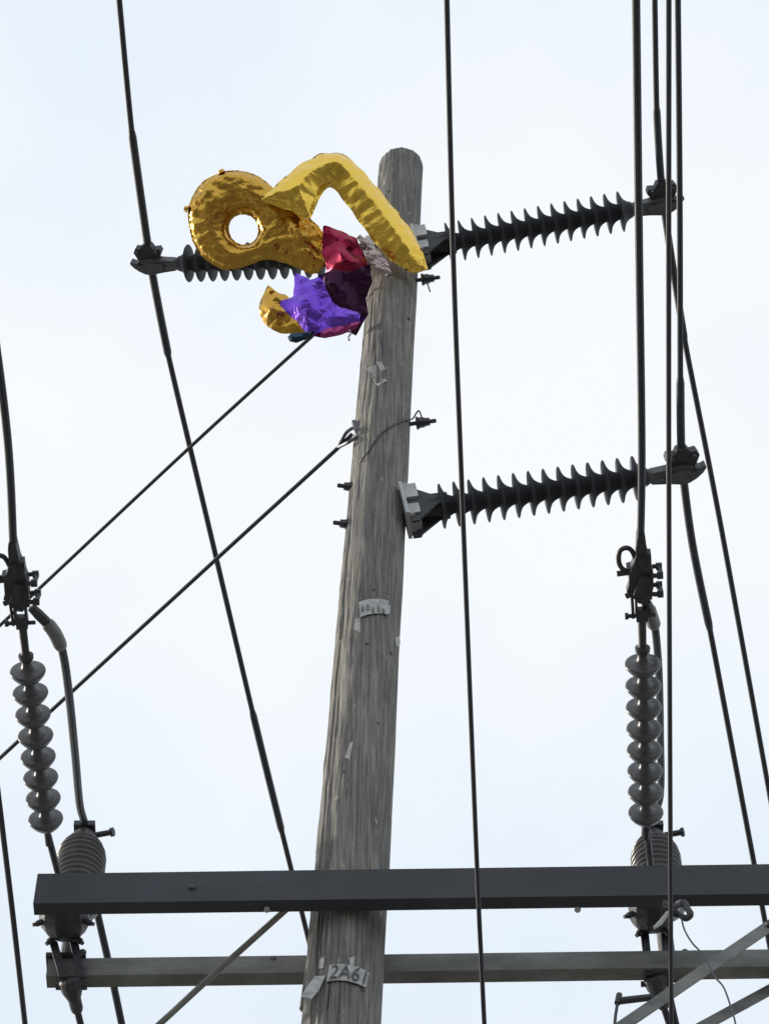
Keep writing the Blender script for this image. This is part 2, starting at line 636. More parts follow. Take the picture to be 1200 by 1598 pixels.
def build_post_meshes():
    d = {}
    core = MB()
    core.lathe([(0.10, 0.044), (0.16, 0.044), (1.14, 0.042), (1.17, 0.036), (1.2, 0.036)], n=20)
    d['core'] = core.mesh('core')
    s = MB()
    s.lathe([(-0.010, 0.040), (-0.006, 0.052), (-0.005, 0.080), (-0.006, 0.108), (-0.002, 0.112), (0.002, 0.108),
             (0.007, 0.092), (0.013, 0.077), (0.022, 0.063), (0.034, 0.053), (0.048, 0.046), (0.060, 0.0425)], n=28)
    d['shed'] = s.mesh('shed', sharp=60)
    e = MB()
    e.lathe([(1.14, 0.046), (1.155, 0.050), (1.17, 0.046), (1.175, 0.038), (1.29, 0.036), (1.30, 0.03)], n=18)
    d['end_fitting'] = e.mesh('end_fitting')
    c = MB()  # trunnion clamp: boat-shaped cradle ending in a horn, keeper on top, bolts
    out = [(1.20, -0.034), (1.27, -0.040), (1.33, -0.050), (1.40, -0.046), (1.45, -0.026), (1.50, -0.026), (1.535, -0.036), (1.54, -0.022),
           (1.51, 0.004), (1.46, 0.030), (1.40, 0.050), (1.34, 0.052), (1.28, 0.040), (1.20, 0.030)]
    c.prism([Vector((x, y, -0.032)) for x, y in out], (0, 0, 0.052))
    c.prism([Vector((x * 0.6 + 0.548, y * 0.55, -0.046)) for x, y in out], (0, 0, 0.015))
    for p_ in c.v:
        if p_.x > 1.36:
            p_.x = 1.36 + (p_.x - 1.36) * 0.62
    d['clamp'] = c.mesh('clamp', smooth=False)
    k = MB()
    kp = [(1.30, -0.035), (1.275, -0.080), (1.285, -0.105), (1.32, -0.100), (1.335, -0.128), (1.385, -0.132), (1.40, -0.108), (1.43, -0.112), (1.445, -0.085), (1.425, -0.036)]
    k.prism([Vector((x, y, -0.010)) for x, y in kp], (0, 0, 0.052))
    for sy in (-0.09, -0.02):
        k.lathe([(0, 0.012), (0.085, 0.012)], (1.305, sy, -0.036), (0, 0, 1), 6)
        k.lathe([(0, 0.012), (0.080, 0.012)], (1.415, sy, -0.036), (0, 0, 1), 6)
    d['keeper'] = k.mesh('keeper', smooth=False)
    b = MB()
    b.box((0.0, 0, 0.015), (0.018, 0.15, 0.30))
    b.box((0.040, 0.0, 0.085), (0.062, 0.13, 0.125))
    b.box((0.036, 0.0, -0.075), (0.054, 0.12, 0.085))
    for sz in (-0.118, 0.150):
        b.lathe([(0, 0.02), (0.025, 0.02)], (0.009, 0.05, sz), (1, 0, 0), 6)
        b.lathe([(0, 0.02), (0.025, 0.02)], (0.009, -0.05, sz), (1, 0, 0), 6)
    d['base_plate'] = b.mesh('base_plate', smooth=False)
    g = MB()
    prof = [(0.011, 0, -0.18), (0.05, 0, -0.18), (0.06, 0, -0.155), (0.16, 0, -0.048), (0.21, 0, -0.044), (0.21, 0, 0.044), (0.13, 0, 0.050),
            (0.07, 0, 0.11), (0.011, 0, 0.12)]
    for y0 in (-0.050, 0.038):
        g.prism([Vector(p) + Vector((0, y0, 0)) for p in prof], (0, 0.012, 0))
    g.lathe([(0.08, 0.050), (0.13, 0.056), (0.17, 0.054), (0.175, 0.046)], n=18)
    d['gusset'] = g.mesh('gusset', smooth=False)
    return d


PM = build_post_meshes()
posts = []


def post(root_pt, tip_px, pick, label, shed_scale=1.0):
    # the point on the tip's sight line that gives the post this upward tilt
    d = ray(*tip_px)
    t0_ = (root_pt - EYE).length
    lo, hi = t0_ * 0.90, t0_ * 1.10
    for _ in range(60):
        t = 0.5 * (lo + hi)
        v_ = EYE + d * (t / d.length) - root_pt
        if math.asin(v_.z / v_.length) < R(pick):
            lo = t
        else:
            hi = t
    tip = EYE + d * (t / d.length)
    k_ = (tip - root_pt).length / POST_L
    ex = (tip - root_pt).normalized()
    ey = Vector((0, 0, 1)).cross(ex).normalized()
    ez = ex.cross(ey)
    mat = Matrix.Translation(root_pt) @ Matrix((ex, ey, ez)).transposed().to_4x4() @ Matrix.Scale(k_, 4)
    t_ = thing('line_post_insulator', label, 'insulator', group='line post insulators on the pole', mat=mat)
    link('base_plate', PM['base_plate'], 'galv', t_)
    link('gusset', PM['gusset'], 'polymer', t_)
    link('core', PM['core'], 'polymer', t_)
    for i in range(NS):
        s = link('shed', PM['shed'], 'polymer', t_)
        s.location.x = 0.178 + i * (0.962 / (NS - 1)) * 0.985
    link('end_fitting', PM['end_fitting'], 'iron_lt', t_)
    c = link('clamp', PM['clamp'], 'iron_lt', t_)
    link('keeper', PM['keeper'], 'iron', c)
    if ex.x < 0:
        c.scale.y = -1
    posts.append((tip, ex, ey, ez))
    return tip


tip_ur = post(at_y(650, 388, 7.93), (1035, 318), 6.0, 'dark ribbed post insulator on the right, nearest the pole top')
tip_lr = post(at_y(633, 798, 7.93), (1065, 736), 7.0, 'dark ribbed post insulator on the right, lower of the two there')
tip_l = post(at_y(584, 401, 7.97), (235, 413), 12.0, 'dark ribbed post insulator on the left, partly behind the gold balloon')


# ------------------------------------------------------------------ overhead conductors
def conductor(label, pts, r, armour=None, ext=(38, 60), group=None, sag=0.0, name='conductor'):
    """pts run from the camera side to the far side; armour = list of (i0, i1) fractions along pts in metres"""
    P = [Vector(p) for p in pts]
    first = extend(P[1], P[0], ext[0]) if ext[0] else None
    last = extend(P[-2], P[-1], ext[1]) if ext[1] else None
    full = smooth_path(P, 8)
    if first is not None:
        first.z -= 0.0
        full = [first] + full
    if last is not None:
        full = full + [last]
    loc = P[len(P) // 2]
    t_ = thing(name, label, 'power line' if name != 'guy_wire' else 'guy wire', loc, group)
    wpart('strand', MB().tube(full, r, 10), 'wire', t_)
    for (a, b, rr) in (armour or []):
        core = smooth_path(P[a:b + 1], 8)
        n = len(core)
        rads = [rr * (0.8 if i in (0, n - 1) else 1) for i in range(n)]
        wpart('armour_rod', MB().tube(core, rads, 12), 'armour', t_)
    return t_


# A: held by the left post
def zt(tip, dz=0.02):
    return tip.z + dz


za = zt(tip_l)
conductor('dark conductor clamped at the outer end of the left post insulator',
          [at_z(186, -5, za - 0.10), at_z(206, 205, za - 0.03), at_z(222, 320, za - 0.005), Vector((tip_l.x, tip_l.y, za)), at_z(248, 480, za - 0.005),
           at_z(263, 555, za - 0.02), at_z(330, 838, za - 0.07), at_z(394, 1110, za - 0.12), at_z(417, 1205, za - 0.14), at_z(440, 1298, za - 0.16), at_z(490, 1500, za - 0.2)],
          0.0165, [(1, 5, 0.0235), (7, 9, 0.0225)], group='conductors on the post insulators')
zd = zt(tip_ur)
conductor('dark conductor clamped at the tip of the upper right post insulator',
          [at_z(1021, -5, zd - 0.10), at_z(1024, 168, zd - 0.04), at_z(1028, 240, zd - 0.01), Vector((tip_ur.x, tip_ur.y, zd)), at_z(1050, 420, zd - 0.01),
           at_z(1068, 532, zd - 0.03), at_z(1124, 820, zd - 0.08), at_z(1202, 1250, zd - 0.16)],
          0.0165, [(1, 5, 0.0215)], group='conductors on the post insulators')
zf = zt(tip_lr)
conductor('dark conductor clamped at the tip of the lower right post insulator',
          [at_z(1057, -5, zf - 0.12), at_z(1060, 300, zf - 0.06), at_z(1061, 590, zf - 0.02), at_z(1062, 680, zf), Vector((tip_lr.x, tip_lr.y, zf)), at_z(1080, 850, zf - 0.01),
           at_z(1107, 982, zf - 0.03), at_z(1150, 1210, zf - 0.08), at_z(1200, 1475, zf - 0.13)],
          0.0145, [(2, 6, 0.0205)], group='conductors on the post insulators')
# thin wires that run lower, in front of everything
conductor('thin wire hanging alone just right of the pole, crossing the crossarm',
          [at_z(697, -5, 10.70), at_z(707, 400, 10.74), at_z(722, 800, 10.78), at_z(744, 1350, 10.82), at_z(756, 1605, 10.84)], 0.0088,
          ext=(30, 40), name='service_wire')
conductor('thin straight wire crossing in front of both right post insulators',
          [at_z(1043, -5, 10.3), at_z(1043, 700, 10.4), at_z(1045, 1200, 10.45), at_z(1047, 1605, 10.5)], 0.0086,
          ext=(30, 40), name='service_wire')
conductor('dark conductor crossing the bottom left corner of the view',
          [at_z(-12, 1160, 11.6), at_z(4, 1290, 11.62), at_z(22, 1440, 11.64), at_z(41, 1610, 11.66)], 0.0115, ext=(30, 40))

# wires leaving the pole to the left
zi = at_y(575, 452, 7.9).z
g1 = conductor('thin wire leaving the balloons and running down to the left', [at_y(572, 449, 7.9), at_z(480, 531, zi - 0.02), at_z(300, 695, zi - 0.08), at_z(55, 925, zi - 0.13), at_z(-8, 984, zi - 0.14)],
               0.0105, ext=(0, 50), name='guy_wire')
zj = at_y(553, 674, 7.92).z
g2 = conductor('thin wire tied to the pole by a clevis and running left', [at_y(549, 678, 7.92), at_z(520, 706, zj - 0.02), at_z(345, 866, zj - 0.09), at_z(110, 1082, zj - 0.15), at_z(-8, 1191, zj - 0.17)],
               0.0108, ext=(0, 50), name='guy_wire')
mbk = MB()
q = at_y(556, 672, 7.93)
mbk.tube([at_y(552, 658, 7.93), at_y(556, 674, 7.93), at_y(562, 690, 7.95)], 0.012, 8)
mbk.box(at_y(563, 672, 7.95), (0.05, 0.06, 0.10))
mbk.tube(smooth_path([at_y(550, 668, 7.92), at_y(540, 676, 7.92), at_z(530, 694, zj - 0.015)]), 0.009, 8)
mbk.tube(smooth_path([at_y(556, 682, 7.92), at_y(544, 690, 7.92), at_z(528, 698, zj - 0.018)]), 0.009, 8)
wpart('clevis', mbk, 'iron_lt', g2, smooth=False)

# ------------------------------------------------------------------ crossarm of two steel channels
fl = at_y(54, 1428, 7.842)      # lower back edge of the front channel at its left end
fr = at_z(1200, 1413, fl.z)
bx = (fr - fl).normalized()
by = Vector((0, 0, 1)).cross(bx).normalized()   # away from the camera


def channel(name, label, start, length, h, d, t, sgn, mat_):
    """web at start's plane, flanges to sgn*by; start is the lower outer corner of the web"""
    Z = Vector((0, 0, 1))
    o = start
    prof = [(0, 0), (d, 0), (d, t), (t, t), (t, h - t), (d, h - t), (d, h), (0, h)]
    pts = [o + by * (sgn * u) + Z * w for (u, w) in prof]
    th_ = thing(name, label, 'crossarm', o)
    wpart('channel', MB().prism(pts, bx * length), mat_, th_, smooth=False)
    return th_


arm1 = channel('crossarm', 'dark steel channel crossarm passing in front of the pole', fl - by * 0.058, 3.9, 0.190, 0.058, 0.009, 1, 'beam')
rl_top = at_y(76, 1496, 8.165)
arm2 = channel('crossarm', 'grey steel channel crossarm passing behind the pole', rl_top - Vector((0, 0, 0.108)), 3.9, 0.108, 0.062, 0.008, 1, 'galv_dull')


def beam_bolt(px, py, y, arm, m, r=0.012, d=-1):
    p = at_y(px, py, y)
    wpart('bolt_head', MB().lathe([(0, r), (0.014, r), (0.017, r * 0.7)], p, by * d, 6), m, arm, smooth=False)


for (x_, y_) in ((427, 1500), (697, 1510), (940, 1503), (1153, 1489)):
    beam_bolt(x_, y_, 8.165, arm2, 'iron', 0.016)
for (x_, y_) in ((417, 1418), (900, 1408)):
    p = at_y(x_, y_, 7.81)
    p.z = fl.z
    wpart('bolt_head', MB().lathe([(0, 0.013), (0.012, 0.013), (0.014, 0.009)], p, (0, 0, -1), 6), 'galv', arm1, smooth=False)
for (x_, y_) in ((300, 1388), (1120, 1376)):
    beam_bolt(x_, y_, fl.y - 0.060, arm1, 'iron', 0.015)
# diagonal braces on the right
def brace(name, label, a, b, w, t):
    d = (b - a).normalized()
    n = Vector((0, 1, 0))
    n = (n - d * n.dot(d)).normalized()
    s = d.cross(n)
    th_ = thing(name, label, 'brace', a)
    prof = [(0, 0), (w, 0), (w, t), (t, t), (t, w), (0, w)]     # angle iron
    pts = [a + s * (u - w / 2) + n * v for (u, v) in prof]
    wpart('angle_bar', MB().prism(pts, b - a), 'galv_dull', th_, smooth=False)
    wpart('bolt_head', MB().lathe([(0, 0.015), (0.016, 0.015)], a + d * 0.05, -n, 6), 'iron', th_, smooth=False)
    return th_


def brace_pts(x0, y0, x1, y1, ya, yb, ea, eb):
    a, b = at_y(x0, y0, ya), at_y(x1, y1, yb)
    d = (b - a)
    return a + d.normalized() * -ea, b + d.normalized() * eb


a, b = brace_pts(1212, 1436, 962, 1606, 7.70, 7.66, 0.0, 1.05)
brace('brace', 'grey angle brace rising to the right under the front crossarm', a, b, 0.052, 0.006)
a, b = brace_pts(1215, 1536, 1090, 1604, 8.20, 8.16, 0.10, 1.25)
brace('brace', 'grey angle brace at the bottom right corner below the rear crossarm', a, b, 0.052, 0.006)

# guy rod under the left half of the arm
ra = at_y(447, 1419, 7.848)
rb = at_z(330, 1524, ra.z - 0.16)
rc = at_z(240, 1607, ra.z - 0.30)
gr = thing('guy_rod', 'thin steel rod slanting down to the left below the front crossarm', 'guy rod', ra)
wpart('rod', MB().tube([ra, rb, rc, extend(rb, rc, 14)], 0.013, 10), 'galv_dull', gr)


# ------------------------------------------------------------------ dead-end insulator strings
def string_meshes():
    d = {}
    disc = MB().lathe([(-0.057, 0.013), (-0.052, 0.022), (-0.040, 0.037), (-0.024, 0.053), (-0.008, 0.064), (0.002, 0.0675), (0.008, 0.066), (0.010, 0.058),
                       (0.009, 0.046), (0.011, 0.034), (0.018, 0.025), (0.030, 0.020), (0.046, 0.018)], n=36)
    d['disc'] = disc.mesh('disc', sharp=80)
    li = MB()
    li.lathe([(-0.02, 0.013), (0.08, 0.013)], n=10)
    d['link'] = li.mesh('link')
    so = MB().lathe([(0.82, 0.014), (0.835, 0.018), (0.842, 0.028), (0.858, 0.029), (0.866, 0.018), (0.875, 0.015), (1.00, 0.0165), (1.01, 0.012)], n=12)
    d['socket_rod'] = so.mesh('socket_rod')
    cl = MB()                                                      # clevis between rod and clamp
    cl.box((1.005, 0.0, 0), (0.05, 0.042, 0.03))
    cl.box((1.05, -0.020, 0), (0.10, 0.009, 0.026))
    cl.box((1.05, 0.020, 0), (0.10, 0.009, 0.026))
    cl.lathe([(-0.055, 0.008), (0.05, 0.008)], (1.0, 0, 0), (0, 1, 0), 8)
    cl.lathe([(-0.062, 0.013), (-0.05, 0.013)], (1.0, 0, 0), (0, 1, 0), 8)
    d['clevis'] = cl.mesh('clevis', smooth=False)
    k = MB()                                                       # body of the strain clamp
    body = [(1.07, -0.012), (1.10, -0.036), (1.15, -0.046), (1.20, -0.044), (1.235, -0.028), (1.27, -0.018), (1.34, -0.014), (1.36, -0.010),
            (1.36, 0.016), (1.29, 0.022), (1.23, 0.036), (1.19, 0.044), (1.13, 0.042), (1.09, 0.030), (1.065, 0.012)]
    k.prism([Vector((x, y, -0.028)) for x, y in body], (0, 0, 0.056))
    for (x, y, z, a, b_, c_) in ((1.13, -0.045, 0.0, 0.05, 0.03, 0.04), (1.20, -0.046, 0.01, 0.035, 0.028, 0.05), (1.255, 0.034, 0.0, 0.05, 0.022, 0.045), (1.09, 0.034, 0.0, 0.03, 0.022, 0.04),
                                 (1.15, 0.0, -0.034, 0.11, 0.05, 0.016), (1.25, 0.0, -0.030, 0.06, 0.03, 0.012)):
        k.box((x, y * 0.85, z), (a * 0.8, b_ * 0.75, c_ * 0.9), Matrix.Rotation(0.35 * math.sin(x * 40), 3, 'Z'))
    k.lathe([(0, 0.011), (0.03, 0.011)], (1.10, -0.03, 0), (-0.5, -1, 0), 6)
    d['clamp_body'] = k.mesh('clamp_body', smooth=False)
    ub = MB().tube(smooth_path([(0, 0.036, -0.03), (0, 0.062, -0.03), (0, 0.07, 0.0), (0, 0.062, 0.03), (0, 0.036, 0.03)], 5), 0.009, 8)
    ub.lathe([(0, 0.015), (0.022, 0.015)], (0, 0.056, -0.03), (0, 1, 0), 6)
    ub.lathe([(0, 0.015), (0.022, 0.015)], (0, 0.056, 0.03), (0, 1, 0), 6)
    d['u_bolt'] = ub.mesh('u_bolt', smooth=False)
    pt = MB().tube(smooth_path([(1.25, -0.02, 0), (1.285, -0.034, 0), (1.295, -0.055, 0.0), (1.28, -0.076, 0), (1.24, -0.080, 0), (1.21, -0.070, 0), (1.195, -0.05, 0), (1.19, -0.035, 0)], 6), 0.0095, 8)
    pt.tube([(1.19, -0.04, 0), (1.186, -0.088, 0.0)], 0.011, 8)
    d['pigtail'] = pt.mesh('pigtail')
    rd = MB().tube([(1.12, -0.036, 0), (0.99, -0.032, 0)], 0.006, 8)
    d['keeper_rod'] = rd.mesh('keeper_rod')
    return d


SM = string_meshes()
ZS = EYE.z + 10.20


def dead_end(a, b, label):
    """a = end at the crossarm, b = middle of the strain clamp (1.16 m away along the string)"""
    ex = (b - a).normalized()
    sc = (b - a).length / 1.16
    # local y points to the right of the picture, local z upward
    ey = Vector((0, 0, 1)).cross(ex).normalized()
    if ey.x < 0:
        ey = -ey
    ez = ex.cross(ey)
    mat = Matrix(((ex.x * sc, ey.x * sc, ez.x * sc, a.x), (ex.y * sc, ey.y * sc, ez.y * sc, a.y), (ex.z * sc, ey.z * sc, ez.z * sc, a.z), (0, 0, 0, 1)))
    t_ = thing('insulator_string', label, 'insulator', group='insulator strings on the crossarm', mat=mat)
    link('link', SM['link'], 'iron', t_)
    link('socket_rod', SM['socket_rod'], 'iron', t_)
    for i in range(8):
        o = link('disc', SM['disc'], 'porcelain', t_)
        o.location.x = 0.10 + i * 0.0975
    link('clevis', SM['clevis'], 'iron', t_)
    c = link('clamp_body', SM['clamp_body'], 'iron', t_)
    for x in (1.11, 1.19):
        u = link('u_bolt', SM['u_bolt'], 'iron', c)
        u.location.x = x
    link('pigtail', SM['pigtail'], 'iron', t_)
    link('keeper_rod', SM['keeper_rod'], 'iron', t_)
    return mat


s_l = dead_end(at_z(76, 1312, ZS), at_z(28, 915, ZS), 'string of eight grey discs at the left end of the crossarm')
s_r = dead_end(at_z(1008, 1302, ZS), at_z(1000, 903, ZS), 'string of eight grey discs on the right, under the post insulators')
pl = s_l @ Vector((1.30, 0, 0))
pr = s_r @ Vector((1.30, 0, 0))
conductor('thick conductor held by the clamp of the left disc string',
          [at_z(-55, 240, ZS - 0.2), at_z(-20, 440, ZS - 0.14), at_z(12, 680, ZS - 0.08), pl], 0.0155, ext=(30, 0), group='conductors on the disc strings')
conductor('thick conductor held by the clamp of the right disc string',
          [at_z(992, -5, ZS - 0.18), at_z(997, 400, ZS - 0.10), at_z(1001, 700, ZS - 0.05), pr], 0.0145, ext=(30, 0), group='conductors on the disc strings')


# ------------------------------------------------------------------ jumper posts between the channels
def jumper_post(px, label):
    zb = rl_top.z + 0.024
    c0 = at_y(px, 1335, 8.22)
    base = Vector((c0.x, 8.22, zb))
    t_ = thing('jumper_insulator', label, 'insulator', base, group='squat ribbed insulators standing on the crossarm')
    prof = [(0.36, 0.05), (0.372, 0.08), (0.38, 0.088)]
    z = 0.385
    H = 0.80
    k = 0
    while z < H:
        f = 1.0 if z < H - 0.12 else 1.0 - 0.35 * ((z - (H - 0.12)) / 0.12) ** 2
        prof += [(z, 0.090 * f), (z + 0.008, 0.103 * f), (z + 0.014, 0.107 * f), (z + 0.020, 0.103 * f), (z + 0.028, 0.090 * f)]
        z += 0.034
        k += 1
    prof += [(z + 0.004, 0.05), (z + 0.012, 0.045)]
    wpart('ribbed_body', MB().lathe([(u, r) for u, r in prof], base, (0, 0, 1), 40), 'porcelain', t_, sharp=80)
    top = base + Vector((0, 0, z + 0.012))
    cp = MB()
    cp.lathe([(0, 0.045), (0.03, 0.045), (0.035, 0.03), (0.06, 0.03)], top, (0, 0, 1), 14)
    cp.box(top + Vector((0, 0, 0.065)), (0.09, 0.09, 0.03))
    cp.lathe([(0.03, 0.013), (0.12, 0.013), (0.121, 0.02), (0.135, 0.02)], top + Vector((0, 0, 0.02)), (1, -0.3, -0.1), 8)
    wpart('cap_clamp', cp, 'iron', t_, smooth=False)
    bs = MB()
    bs.box(base + Vector((0, 0, -0.012)), (0.16, 0.14, 0.02))
    bs.lathe([(-0.01, 0.016), (0.02, 0.016)], base + Vector((0.065, -0.055, 0)), (0, 0, 1), 6)
    bs.lathe([(0, 0.045), (0.02, 0.034), (0.37, 0.032)], base, (0, 0, 1), 14)
    wpart('base_plate', bs, 'iron', t_, smooth=False)
    return top + Vector((0, 0, 0.085))


jt_l = jumper_post(128, 'squat ribbed insulator standing on the left end of the crossarm')
jt_r = jumper_post(1022, 'squat ribbed insulator standing on the crossarm under the right disc string')


def jumper(label, near, sleeve, far, r):
    loc = near[0]
    t_ = thing('jumper_cable', label, 'cable', loc, 'jumper cables beside the disc strings')
    pts = smooth_path(near + far, 8)
    pts.append(extend(pts[-2], pts[-1], 25))
    wpart('cable', MB().tube(pts, r, 10), 'wire', t_)
    sp = smooth_path(sleeve, 6)
    n = len(sp)
    wpart('sleeve', MB().tube(sp, [0.027 if 1 < i < n - 2 else (0.024 if i in (1, n - 2) else 0.018) for i in range(n)], 14), 'sleeve', t_)
    wpart('lug', MB().tube([near[0], near[0] + (sleeve[0] - near[0]) * 0.5, sleeve[0]], [0.018, 0.021, 0.021], 10), 'iron', t_)
    return t_


z0 = ZS
zj2 = jt_l.z
jumper('black cable curving from the left clamp to the left ribbed insulator',
       [at_z(50, 948, z0), at_z(66, 964, z0), at_z(90, 995, z0 + 0.01), at_z(100, 1025, z0 + 0.04), at_z(109, 1090, z0 + 0.16), at_z(118, 1180, z0 + 0.40), at_z(125, 1255, z0 + 0.68), Vector(jt_l)],
       [at_z(73, 971, z0), at_z(86, 988, z0 + 0.01), at_z(97, 1012, z0 + 0.03)],
       [at_z(143, 1380, zj2 - 0.02), at_z(157, 1445, zj2 - 0.05), at_z(174, 1520, zj2 - 0.09), at_z(192, 1606, zj2 - 0.14)], 0.0165)
jumper('black cable dropping behind the right disc string to the right ribbed insulator',
       [at_z(1007, 938, z0 + 0.01), at_z(1012, 950, z0 + 0.03), at_z(1020, 974, z0 + 0.06), at_z(1024, 1000, z0 + 0.09), at_z(1028, 1060, z0 + 0.2), at_z(1030, 1150, z0 + 0.44), at_z(1030, 1240, z0 + 0.7), Vector(jt_r)],
       [at_z(1011, 948, z0 + 0.03), at_z(1016, 962, z0 + 0.05), at_z(1021, 978, z0 + 0.07)],
       [at_z(1029, 1400, zj2 - 0.03), at_z(1034, 1480, zj2 - 0.07), at_z(1044, 1550, zj2 - 0.11), at_z(1056, 1606, zj2 - 0.15)], 0.0155)


# ------------------------------------------------------------------ strain yokes between the channels, with the far conductors
def yoke(near_px, mid_px, strap_px, cl_px, end_px, label, label2, rmax):
    c = at_y(mid_px[0], mid_px[1], 8.0)
    a = at_z(near_px[0], near_px[1], ZS)
    p0 = Vector((c.x + (a.x - c.x) * 0.2, 7.868, c.z - 0.004))
    p1 = Vector((c.x, 8.14, c.z - 0.004))
    ax = (p1 - p0).normalized()
    Lb = (p1 - p0).length
    t_ = thing('strain_yoke', label, 'clamp', p0, 'strain yokes on the crossarm')
    prof = [(0.0, 0.020), (Lb * 0.10, rmax * 0.45), (Lb * 0.28, rmax * 0.80), (Lb * 0.48, rmax * 0.97), (Lb * 0.62, rmax), (Lb * 0.78, rmax * 0.95),
            (Lb * 0.90, rmax * 0.80), (Lb * 0.97, rmax * 0.60), (Lb, rmax * 0.3)]
    wpart('bell', MB().lathe(prof, p0, ax, 12), 'iron', t_, sharp=25)
    for (u_, an_) in ((0.62, -2.6), (0.62, -0.5), (0.9, -2.2), (0.9, -0.9)):
        rv = Vector((math.cos(an_), 0, math.sin(an_)))
        wpart('lug_bolt', MB().lathe([(0, 0.014), (0.03, 0.014), (0.031, 0.009), (0.045, 0.009)], p0 + ax * (Lb * u_) + rv * (rmax * (0.92 if u_ < 0.8 else 0.72)), rv, 6), 'iron', t_, smooth=False)
    wpart('eye_rod', MB().tube([a - Vector((0, 0.03, 0)), p0 + ax * 0.03], 0.014, 10), 'iron', t_)
    # two straps down the face of the rear channel to a clevis under it
    q = at_y(cl_px[0], cl_px[1], 8.20)
    top = at_y(strap_px[0], strap_px[1], 8.13)
    for s in (-1, 1):
        e0 = Vector((top.x + s * 0.042, 8.135, top.z))
        e1 = Vector((q.x + s * 0.036, 8.150, q.z + 0.02))
        w = Vector((0.017, 0, 0))
        st = MB().prism([e0 - w, e0 + w, e1 + w * 0.9, e1 - w * 0.9], (0, -0.010, 0))
        wpart('strap', st, 'iron', t_, smooth=False)
    e = at_z(*end_px, q.z - 0.06)
    d2 = (e - q).normalized()
    ck = MB().lathe([(-0.055, 0.040), (-0.045, 0.046), (-0.01, 0.045), (0.015, 0.034), (0.03, 0.027), (0.07, 0.026), (0.085, 0.020), (0.09, 0.014)], q, d2, 14)
    ck.lathe([(-0.062, 0.012), (0.062, 0.012)], q - d2 * 0.02, (1, 0, 0), 8)
    wpart('clevis', ck, 'iron', t_, smooth=False)
    conductor(label2, [q + d2 * 0.04, q + (e - q) * 0.7, e], 0.014, ext=(0, 45))
    return t_


yoke((76, 1312), (102, 1414), (100, 1470), (114, 1548), (128, 1605), 'dark bell-shaped strain yoke at the left end of the crossarm',
     'conductor running away below the left strain yoke', 0.104)
yoke((1008, 1302), (1019, 1402), (1021, 1452), (1026, 1543), (1046, 1605), 'dark bell-shaped strain yoke at the right of the crossarm',
     'conductor running away below the right strain yoke', 0.100)

# small fittings beside the right yoke
hk = thing('hook_bracket', 'small curled hook bracket beside the right strain yoke', 'bracket', at_y(1040, 1420, 7.62))
wpart('hook', MB().tube(smooth_path([at_y(1036, 1410, 7.64), at_y(1056, 1416, 7.62), at_y(1066, 1408, 7.61), at_y(1072, 1418, 7.61), at_y(1077, 1427, 7.61), at_y(1070, 1433, 7.62), at_y(1062, 1429, 7.62)]), 0.013, 8), 'iron', hk)
wpart('bright_strip', MB().tube([at_y(1020, 1448, 7.60), at_y(1030, 1440, 7.60), at_y(1042, 1424, 7.60)], [0.006, 0.010, 0.008], 8), 'plate', hk)
wpart('eyelet', MB().tube(smooth_path([at_y(1054, 1410, 7.62), at_y(1066, 1406, 7.62), at_y(1068, 1414, 7.62), at_y(1058, 1420, 7.62)]), 0.007, 8), 'galv', hk)
tw = thing('tail_wire', 'thin loose wire dangling from the hook at the right', 'wire', at_y(1064, 1438, 7.62))
wpart('strand', MB().tube(smooth_path([at_y(1063, 1434, 7.62), at_y(1068, 1452, 7.62), at_y(1080, 1472, 7.63), at_y(1098, 1492, 7.64), at_y(1115, 1524, 7.65), at_y(1128, 1540, 7.65), at_y(1138, 1566, 7.66), at_y(1148, 1604, 7.66), at_y(1150, 1660, 7.68)]), 0.0036, 8), 'iron_lt', tw)
sb = thing('stirrup', 'short dark bar with a hanging wire near the bottom right', 'bracket', at_y(1010, 1556, 7.72))
wpart('bar', MB().lathe([(0, 0.014), (0.125, 0.0145)], at_y(1018, 1556, 7.72), at_y(966, 1562, 7.72) - at_y(1018, 1556, 7.72), 10), 'iron', sb)
wpart('end_cap', MB().tube([at_y(966, 1552, 7.72), at_y(963, 1566, 7.72)], 0.012, 8), 'iron', sb)
wpart('drop_wire', MB().tube([at_y(964, 1560, 7.72), at_y(960, 1585, 7.72), at_y(957, 1620, 7.72), at_y(955, 1800, 7.72)], 0.006, 8), 'iron', sb)


# ------------------------------------------------------------------ foil balloons
def resample(poly, ds, cut=1):
    P = smooth_closed(poly, cut)
    out = []
    n = len(P)
    for i in range(n):
        a, b = P[i], P[(i + 1) % n]
        m = max(1, int(math.ceil((b - a).length / ds)))
        for k in range(m):
            out.append(a + (b - a) * (k / m))
    return out


def smooth_closed(poly, it=1):
    P = [Vector(p) for p in poly]
    for _ in range(it):
        Q = []
        n = len(P)
        for i in range(n):
            a, b = P[i], P[(i + 1) % n]
            Q.append(a * 0.75 + b * 0.25)
            Q.append(a * 0.25 + b * 0.75)
        P = Q
    return P


def inside(p, poly):
    c = False
    n = len(poly)
    j = n - 1
    for i in range(n):
        a, b = poly[i], poly[j]
        if (a.y > p.y) != (b.y > p.y) and p.x < (b.x - a.x) * (p.y - a.y) / (b.y - a.y) + a.x:
            c = not c
        j = i
    return c


